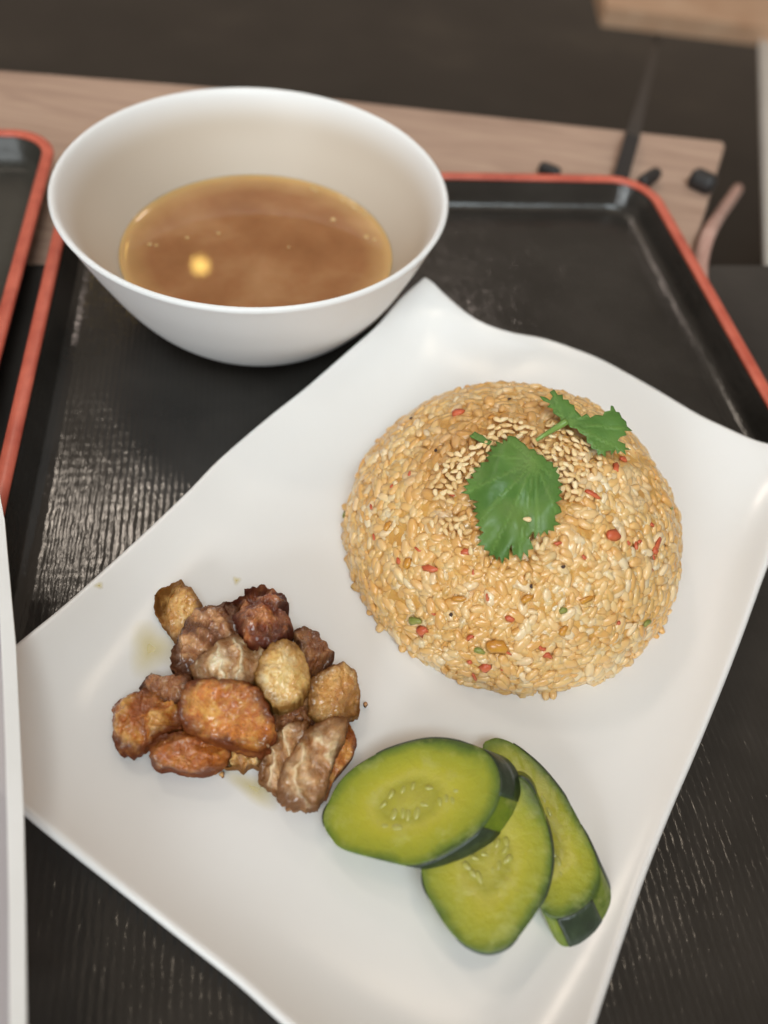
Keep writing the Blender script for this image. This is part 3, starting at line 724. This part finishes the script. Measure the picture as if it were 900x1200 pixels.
def pork(outline, z, tilt, top, down, key, label, bumps=.07, folds=0, fold_ang=0, jag=.05):
    """an irregular lump: the outline lies in a tilted plane, puffed up above it and thick below it"""
    cx = sum(p[0] for p in outline)/len(outline); cy = sum(p[1] for p in outline)/len(outline)
    c = unp(cx, cy, z); n = Vector((tilt[0], tilt[1], 1)).normalized()
    NA, NR = 144, 26
    pts = spline([tuple(unplane(p[0], p[1], c, n)) for p in outline], NA, True, .12)
    seed = Vector((cx*.13, cy*.17, 0))
    out = []; smo = []
    for i, p in enumerate(pts):
        d = p-c; k = 1.035+jag*(.5*noise.noise(p*2.6+seed)+1.0*noise.noise(p*6+seed)+1.0*noise.noise(p*13+seed)+.6*noise.noise(p*27+seed))
        out.append(c+d*k); smo.append(c+d*(1.035+jag*.5*noise.noise(p*2.6+seed)))
    vs = [c.copy()]; rim = [0.0]; fs = []; rdg = [.5]
    def rise(q, rho, t_):
        return .66*t_*(1-rho**15)**.75+.05*t_*(1-rho**2)
    fd = Vector((math.cos(fold_ang), math.sin(fold_ang), 0))
    rg = random.Random(int(cx*7+cy*13)); rad = sum((p-c).length for p in pts)/NA
    cuts = [(Vector((math.cos(a), math.sin(a), 0)), rg.uniform(.35, .8), rg.uniform(.15, .55)*rad) for a in [rg.uniform(0, 6.28)+2.1*i for i in range(3)]]
    def ridge(q):
        s_ = (q-c).dot(fd)*folds+.55*noise.noise(q*1.3+seed)+.2*noise.noise(q*4+seed); return (1-abs((s_ % 1)*2-1))**1.6
    def surf(q, rho):
        h = rise(q, rho, top)+bumps*1.6*noise.noise(q*1.7+seed)*(1-rho**4)+bumps*1.0*noise.noise(q*4.6+seed)+bumps*(.9-1.8*abs(noise.noise(q*3.1-seed)))*(1-rho**5)+bumps*.55*noise.noise(q*10+seed)+bumps*.35*noise.noise(q*19+seed)
        al = (q-c).dot(fd); ac = (q-c).dot(fd.cross(n))
        h += bumps*.8*noise.noise(Vector((al*5.5, ac*1.1, 0))+seed*3)*(1-rho**6)
        h += (.16*noise.noise(Vector((al*.9, ac*.9, 4))+seed*5))*(1-.5*rho)
        for d_, sl, of in cuts: h -= max(0, (q-c).dot(d_)-of)*sl*(1-rho**9)
        if folds:
            h += .24*(ridge(q)-.45)*(1-rho**8)
        return h
    vs[0] = c+n*surf(c, 0)
    for j in range(1, NR+1):
        rho = (j/NR)**.8
        for p, ps_ in zip(out, smo):
            q = c+(ps_.lerp(p, rho**7)-c)*rho; vs.append(q+n*surf(q, rho)); rim.append(rho); rdg.append(ridge(q) if folds else .5)
    low = [(1.0, -.32), (.97, -.7), (.86, -1.0)]
    for s, dz in low:
        for p in out:
            q = c+(p-c)*s; vs.append(q+Vector((0, 0, 1))*(down*dz)+n*bumps*.7*noise.noise(q*5+seed)); rim.append(1.0)
    vs.append(c-Vector((0, 0, down))); rim.append(1.0)
    for k in range(NA): fs.append((0, 1+k, 1+(k+1) % NA))
    for j in range(NR+len(low)-1):
        for k in range(NA):
            a = 1+j*NA; fs.append((a+k, a+NA+k, a+NA+(k+1) % NA, a+(k+1) % NA))
    a = 1+(NR+len(low)-1)*NA
    for k in range(NA): fs.append((a+k, len(vs)-1, a+(k+1) % NA))
    # nothing sinks below the plate
    for v in vs:
        zz = plate_z(v.x, v.y)+.03
        if v.z < zz: v.z = zz
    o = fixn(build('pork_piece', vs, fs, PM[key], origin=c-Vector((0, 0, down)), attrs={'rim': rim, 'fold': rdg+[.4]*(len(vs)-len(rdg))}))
    return tag(o, label, 'fried pork', 'fried pork pieces piled on the plate')
pork([(183, 698), (188, 692), (196, 688), (205, 684), (214, 680), (219, 687), (225, 690), (230, 698), (238, 708), (238, 718), (224, 734), (212, 755), (204, 747), (192, 731), (184, 716)], 1.75, (-.1, -.35), .22, .6, 'golden', 'golden pork piece sticking out at the top left of the pile', .05)
pork([(167, 807), (173, 799), (180, 790), (189, 793), (198, 795), (212, 792), (228, 792), (226, 812), (205, 825), (185, 822), (176, 818)], 1.8, (-.3, -.1), .35, .7, 'dark', 'small purplish brown pork piece behind the orange one at the left')
pork([(134, 829), (144, 821), (152, 818), (160, 812), (170, 808), (186, 812), (200, 815), (216, 812), (222, 835), (214, 852), (198, 858), (184, 867), (172, 876), (158, 884), (146, 881), (137, 872), (138, 850)], 1.7, (-.2, -.1), .45, .65, 'orange', 'reddish orange pork piece with dark left end, leftmost of the pile', .08, .9, .2, .07)
pork([(178, 873), (187, 863), (216, 858), (245, 862), (268, 873), (269, 887), (257, 902), (242, 907), (227, 907), (212, 904), (198, 900), (188, 902), (180, 896)], 1.65, (0, -.25), .42, .6, 'orange', 'orange brown pork piece at the front of the pile on the plate', .06)
pork([(262, 868), (285, 868), (312, 874), (310, 890), (305, 900), (298, 897), (292, 899), (286, 905), (279, 899), (266, 899)], 1.5, (0, -.3), .2, .45, 'golden', 'small pale golden pork scrap under the big orange piece', .06, 1.6, .2)
pork([(345, 742), (352, 737), (359, 734), (366, 740), (374, 742), (377, 751), (383, 754), (387, 762), (393, 767), (389, 776), (385, 784), (372, 797), (360, 794), (352, 768)], 1.9, (.25, .1), .35, .8, 'dark', 'brown pork piece on the back right of the pile', .09)
pork([(364, 800), (376, 790), (389, 781), (396, 780), (403, 776), (410, 782), (417, 787), (420, 800), (424, 818), (422, 836), (412, 839), (403, 845), (381, 850), (364, 838)], 1.85, (.25, -.15), .4, .8, 'golden', 'golden pork piece with a dark slit at the right side of the pile', .05)
pork([(318, 832), (332, 824), (365, 802), (378, 838), (370, 856), (337, 862), (322, 872)], 1.75, (.1, -.2), .3, .7, 'dark', 'shadowed brown pork piece in the hollow between cream and fatty pieces')
pork([(404, 842), (412, 850), (418, 862), (419, 873), (415, 886), (404, 900), (392, 914), (385, 934), (379, 922), (386, 900), (394, 870)], 1.6, (.3, -.2), .3, .55, 'orange', 'narrow reddish pork sliver next to the cucumber', .05)
pork([(305, 914), (307, 896), (315, 873), (326, 860), (340, 850), (362, 846), (362, 870), (345, 896), (335, 925), (324, 930), (316, 921)], 1.85, (-.25, -.2), .32, .75, 'fat', 'folded fatty pork strip at the front of the pile, left of the widest one', .05, 1.5, .35, .06)
pork([(326, 932), (332, 905), (343, 884), (358, 860), (372, 850), (388, 843), (408, 842), (405, 865), (396, 885), (389, 905), (383, 930), (372, 944), (362, 946), (350, 943), (338, 941)], 2.05, (.05, -.3), .38, .95, 'fat', 'wide greyish fatty pork slice at the front right of the pile', .05, 1.1, .35, .06)
pork([(202, 782), (205, 762), (214, 745), (219, 730), (230, 719), (242, 713), (256, 712), (268, 708), (282, 718), (288, 744), (268, 760), (240, 768), (226, 790), (212, 785)], 2.35, (-.2, .1), .4, 1.1, 'dark', 'dark brown crusted pork piece at the back left of the pile', .09, 1.0, 1.0, .09)
pork([(266, 713), (272, 706), (280, 704), (287, 700), (290, 692), (300, 689), (312, 688), (324, 694), (334, 700), (338, 708), (330, 714), (328, 718), (338, 724), (342, 734), (340, 748), (318, 760), (292, 756), (278, 732)], 2.5, (.05, .2), .5, 1.2, 'red', 'dark reddish brown pork piece at the very back of the pile', .09, .9, .4, .09)
pork([(225, 783), (234, 772), (246, 762), (262, 750), (280, 745), (300, 754), (318, 770), (312, 792), (290, 802), (262, 806), (236, 800)], 2.65, (-.1, -.15), .38, 1.1, 'stripe', 'pale pork piece with whitish fat stripes in the middle of the pile', .05, 1.7, .35, .06)
pork([(301, 798), (302, 784), (310, 768), (321, 755), (334, 751), (347, 753), (357, 766), (363, 784), (364, 802), (355, 818), (342, 828), (328, 829), (312, 818)], 2.75, (.15, -.2), .5, 1.2, 'cream', 'plump cream coloured pork piece right of centre in the pile', .05)
pork([(213, 842), (213, 820), (220, 803), (234, 797), (252, 796), (272, 797), (290, 800), (306, 808), (314, 822), (320, 840), (323, 862), (316, 878), (304, 881), (286, 877), (262, 870), (240, 864), (222, 856)], 2.45, (-.05, -.25), .52, .95, 'orange', 'largest orange brown pork block on top of the pile', .045)
for (px, py, r, key, lab) in ((352, 842, 5, 'dark', 'dark crumb of crust wedged between the cream and fatty pork pieces'), (228, 800, 4, 'golden', 'tiny golden crumb above the big orange pork block'), (262, 908, 3, 'golden', 'tiny golden crumb on the plate in front of the pork pile'), (430, 826, 2.5, 'dark', 'tiny dark crumb on the plate right of the slit pork piece')):
    h = on_plate(px, py).z
    pork([(px+r*math.cos(a)*(1+.3*math.sin(3*a+px)), py+r*math.sin(a)*(1+.3*math.cos(2*a+py))) for a in [i*.7854 for i in range(8)]], h+(1.0 if r > 3.5 else .12), (0, -.2), .1, .12 if r < 3.5 else .5, key, lab, .03)
# oil film on the plate
m_oil = mat('oil_film', (.74, .60, .16), .08, .5); t = NT(m_oil)
t.b.inputs['Alpha'].default_value = .3
al = t.ramp(t.math('ADD', t.attr('rim'), t.math('MULTIPLY', t.math('SUBTRACT', t.noise(60, 4), .5), .35)), [(.0, (.5,)*3), (.45, (.25,)*3), (.95, (0,)*3)])
t.l(al, t.b.inputs['Alpha'])
def oil(px, py, rx, ry, ang, label):
    vs = []; fs = []; rim = []; NA = 40; NRr = 8
    h = on_plate(px, py); vs.append(h+Vector((0, 0, .02))); rim.append(0)
    for j in range(1, NRr+1):
        for k in range(NA):
            a = 2*math.pi*k/NA; q = j/NRr*(1+.18*math.sin(3*a+px)); u = rx*q*math.cos(a); v = ry*q*math.sin(a)
            h = on_plate(px+u*math.cos(ang)-v*math.sin(ang), py+u*math.sin(ang)+v*math.cos(ang)); vs.append(h+Vector((0, 0, .02))); rim.append(j/NRr)
    for k in range(NA): fs.append((0, 1+k, 1+(k+1) % NA))
    for j in range(NRr-1):
        for k in range(NA): a = 1+j*NA; fs.append((a+k, a+NA+k, a+NA+(k+1) % NA, a+(k+1) % NA))
    tag(fixn(build('oil_stain', vs, fs, m_oil, origin=vs[0], attrs={'rim': rim})), label, 'oil stain', 'oil stains on the plate')
oil(178, 762, 32, 36, .2, 'yellow oil stain on the plate left of the golden pork piece')
oil(300, 925, 46, 18, .5, 'yellow oil stain on the plate in front of the pork pile')
oil(118, 687, 7, 5, 0, 'tiny yellow oil spot near the upper left rim of the plate')
oil(279, 681, 6, 6, 0, 'tiny yellow oil spot on the plate behind the pork pile')

# ------------------------------------------------------------------ cucumber slices
m_flesh = mat('cucumber_flesh', (.3, .33, .04), .42, .4, coat=.2, sss=.4, ssr=(.4, .5, .08), sss_scale=.003); t = NT(m_flesh)
vec = t.coord(); e = t.math('ADD', t.attr('rim'), t.math('MULTIPLY', t.math('SUBTRACT', t.noise(55, 5, .6, vec), .5), .35))
c = t.ramp(e, [(0, (.46, .42, .06)), (.28, (.36, .34, .030)), (.42, (.48, .44, .055)), (.55, (.44, .415, .026)), (.82, (.32, .34, .020)), (.95, (.13, .19, .012)), (1, (.06, .10, .010))])
c = t.mix(t.ramp(t.noise(160, 4, .6, vec), [(.52, (0,)*3), (.72, (.4,)*3)]), c, (.50, .50, .16)); t.base(c)
t.bump(t.noise(170, 6, .65, vec), .6, .0014)
m_peel = mat('cucumber_peel', (.018, .032, .016), .30, .5, coat=.3); t = NT(m_peel)
vec = t.coord(); t.base(t.ramp(t.noise(120, 5, .6, vec), [(.3, (.010, .018, .010)), (.55, (.022, .040, .020)), (.75, (.050, .078, .040))])); t.bump(t.noise(220, 4, .6, vec), .45, .0012)
m_seed = mat('cucumber_seed', (.50, .50, .16), .3, .5, coat=.5, sss=.3, ssr=(.4, .5, .1), sss_scale=.001); t = NT(m_seed); t.base(t.ramp(t.noise(150, 3), [(.3, (.36, .35, .05)), (.7, (.48, .46, .12))]))
z7 = lambda x, y: (370+x*.3, 850+y*.3)
z8 = lambda x, y: (490+x*.27778, 860+y*.27778)
def cucumber(outline, c_px, z, tilt, w, peels, seeds_, label):
    c = unp(*c_px, z); n = Vector((tilt[0], tilt[1], 1)).normalized(); NA = 120; w = Vector(w)
    ol = spline([(p[0], p[1], 0) for p in outline], NA, True)
    out = [unplane(p.x, p.y, c, n) for p in ol]
    root = thing('cucumber_slice', c+w, label, 'cucumber slice', 'cucumber slices fanned on the plate')
    vs = [c.copy()]; rim = [0.0]; fs = []
    RR = [.08, .16, .24, .32, .40, .48, .56, .64, .72, .80, .87, .93, .965, .985]
    def bumpz(q, rho): return .014*noise.noise(q*2.2)*(1-rho**4)+.010*noise.noise(q*6)*(1-rho**6)-.03*math.exp(-((rho-.3)/.16)**2)
    for rho in RR:
        for p in out: q = c+(p-c)*rho; vs.append(q+n*bumpz(q, rho)); rim.append(rho)
    for s, dz in ((1.0, .03), (1.0, .12), (1.0, .35), (1.0, .65), (1.0, .92), (.985, 1.0)):
        for p in out: vs.append(c+(p-c)*s+w*dz); rim.append(.93 if dz > .05 else 1)
    vs.append(c+w); rim.append(.9)
    m = len(RR)+6
    for k in range(NA): fs.append((0, 1+k, 1+(k+1) % NA))
    for j in range(m-1):
        for k in range(NA): a = 1+j*NA; fs.append((a+k, a+NA+k, a+NA+(k+1) % NA, a+(k+1) % NA))
    a = 1+(m-1)*NA
    for k in range(NA): fs.append((a+k, len(vs)-1, a+(k+1) % NA))
    fixn(build('flesh', vs, fs, m_flesh, root, attrs={'rim': rim}))
    for (pa, pb, th) in peels:                      # strips of skin left on the side wall
        ia = min(range(NA), key=lambda i: (ol[i].x-pa[0])**2+(ol[i].y-pa[1])**2)
        ib = min(range(NA), key=lambda i: (ol[i].x-pb[0])**2+(ol[i].y-pb[1])**2)
        k = (ib-ia) % NA; vs = []; fs = []
        for s in range(k+1):
            i = (ia+s) % NA; p = out[i]; o_ = (p-c).normalized()
            o_ = (out[(i+1) % NA]-out[i-1]).cross(n).normalized()
            if o_.dot(p-c) < 0: o_ = -o_
            f = min(1, min(s, k-s)/2.5); q = th*(.35+.65*f)
            for a_, b_ in ((-.04*f-.01, .03), (q*.5, .005), (q, .06), (q, .5), (q, .94), (-.05, 1.0)):
                vs.append(p+o_*a_+w*b_)
        for s in range(k):
            for j in range(5): fs.append((s*6+j, s*6+j+1, s*6+6+j+1, s*6+6+j))
            fs.append((s*6+5, s*6, s*6+6, s*6+11))
        fs.append(tuple(range(6))[::-1]); fs.append(tuple(k*6+j for j in range(6)))
        fixn(build('peel_strip', vs, fs, m_peel, root))
    for (px, py, ang, sc) in seeds_:
        p = unplane(px, py, c, n); fr = frame(n, 0)
        d = (unplane(px+math.cos(ang)*5, py+math.sin(ang)*5, c, n)-p).normalized(); y = n.cross(d)
        fr = Matrix((d, y, n)).transposed()
        v, f = ellipsoid(.17*sc, .085*sc, .045, 8, 6, 0, -.35)
        fixn(build('seed', [p-n*.04+fr@q for q in v], f, m_seed, root, origin=p))
    return root
o3 = [z8(*p) for p in ((278, 42), (300, 24), (330, 14), (365, 20), (405, 38), (450, 70), (520, 130), (590, 212), (650, 300), (700, 395), (745, 490), (768, 560), (770, 620), (742, 690), (690, 742), (630, 772), (570, 776), (520, 730), (460, 600), (390, 420), (330, 250), (285, 110))]
cucumber(o3, z8(540, 430), 1.75, (-.04, -.03), (.62, -.72, -.62), [(z8(742, 690), z8(585, 778), .05), (z8(405, 38), z8(640, 285), .05), (z8(690, 375), z8(762, 545), .05)],
         [(*z8(x, y), a, s) for x, y, a, s in ((540, 280, 1.0, 1), (560, 330, 1.1, .9), (580, 500, 1.3, 1), (600, 540, 1.2, .9), (570, 560, 1.3, 1), (610, 600, 1.4, .8))],
         'long cucumber slice with a dark peel patch at its lower end, rearmost and rightmost')
o2 = [z8(*p) for p in ((20, 590), (24, 530), (60, 450), (130, 370), (230, 275), (340, 200), (420, 178), (470, 205), (510, 270), (545, 365), (566, 450), (574, 520), (568, 590), (548, 670), (512, 745), (468, 810), (425, 865), (380, 905), (330, 926), (280, 928), (225, 908), (170, 868), (120, 810), (75, 738), (38, 665))]
cucumber(o2, z8(310, 560), 2.25, (-.05, -.06), (.16, .34, -.62), [(z8(420, 178), z8(505, 262), .05), (z8(545, 370), z8(520, 745), .05), (z8(430, 870), z8(170, 868), .05), (z8(60, 705), z8(22, 590), .05)],
         [(*z8(x, y), a, s) for x, y, a, s in ((340, 465, 2.0, .9), (380, 460, 1.4, 1), (375, 490, 2.2, .8), (215, 560, .8, 1), (240, 590, .9, .9), (265, 605, 1.2, 1), (345, 560, 1.7, 1), (385, 530, 2.4, 1), (320, 580, 1.6, .9), (250, 525, .5, .8), (290, 510, .3, .8))],
         'upright oval cucumber slice in the middle of the fan, lying over the long one')
o1 = [z7(*p) for p in ((32, 350), (50, 305), (90, 228), (160, 160), (270, 98), (400, 58), (500, 52), (600, 72), (665, 98), (708, 150), (726, 215), (718, 290), (690, 350), (640, 415), (560, 478), (460, 530), (370, 549), (250, 526), (110, 486), (62, 440), (36, 395))]
cucumber(o1, z7(370, 300), 2.35, (-.20, -.05), (.70, .05, -.52), [(z7(655, 94), z7(722, 275), .05), (z7(655, 398), z7(360, 549), .05), (z7(38, 400), z7(46, 312), .04), (z7(240, 112), z7(600, 72), .045)],
         [(*z7(x, y), a, s) for x, y, a, s in ((310, 350, 1.9, 1.1), (345, 345, 1.6, .9), (365, 352, 1.7, 1), (400, 345, 1.8, 1.1), (430, 310, .2, .8), (540, 300, 1.4, 1), (515, 290, 1.6, .9), (490, 300, 1.5, .8), (560, 255, -.2, 1), (345, 255, 2.0, .8), (385, 240, 1.8, .8), (300, 270, 2.1, .9), (450, 245, .1, .8), (270, 310, 2.4, .8), (330, 400, .1, 1.2), (280, 395, .1, .9))],
         'oval cucumber slice on top of the fan, next to the pork')

# ------------------------------------------------------------------ white print border, built as an added card over the left edge
card_z = 3.85
card = thing('print_card_border', unp(0, 900, card_z), 'white border of a laminated print card, added over the plate at the left', 'card')
edge = [unp(px, py, card_z) for px, py in ((-3, 560), (1, 578), (7, 610), (13, 680), (20, 757), (25, 860), (29, 950), (31, 1050), (33, 1240))]
inn = [unp(px, py, card_z) for px, py in ((-40, 560), (-20, 600), (-8, 640), (1, 720), (5, 800), (8, 880), (10, 960), (12, 1060), (13, 1240))]
n = len(edge); vs = []; fs = []
for z in (0, -.06):
    for a, b in zip(edge, inn): vs += [a+Vector((0, 0, z)), b+Vector((0, 0, z))]
for i in range(n-1):
    fs.append((2*i, 2*i+1, 2*i+3, 2*i+2)); fs.append((2*n+2*i, 2*n+2*i+2, 2*n+2*i+3, 2*n+2*i+1))
    fs.append((2*i, 2*i+2, 2*n+2*i+2, 2*n+2*i)); fs.append((2*i+1, 2*n+2*i+1, 2*n+2*i+3, 2*i+3))
fixn(build('paper', vs, fs, m_paper, card, smooth=False))
out2 = [p+Vector((-14, -1, -.4)) for p in inn]; vs = []; fs = []
for z in (-.07, -.12):
    for a, b in zip(inn, out2): vs += [a+Vector((.3, 0, z)), b+Vector((0, 0, z))]
for i in range(n-1):
    fs.append((2*i, 2*i+1, 2*i+3, 2*i+2)); fs.append((2*n+2*i, 2*n+2*i+2, 2*n+2*i+3, 2*n+2*i+1))
    fs.append((2*i, 2*i+2, 2*n+2*i+2, 2*n+2*i)); fs.append((2*i+1, 2*n+2*i+1, 2*n+2*i+3, 2*i+3))
fixn(build('plastic_film', vs, fs, m_film, card, smooth=False))
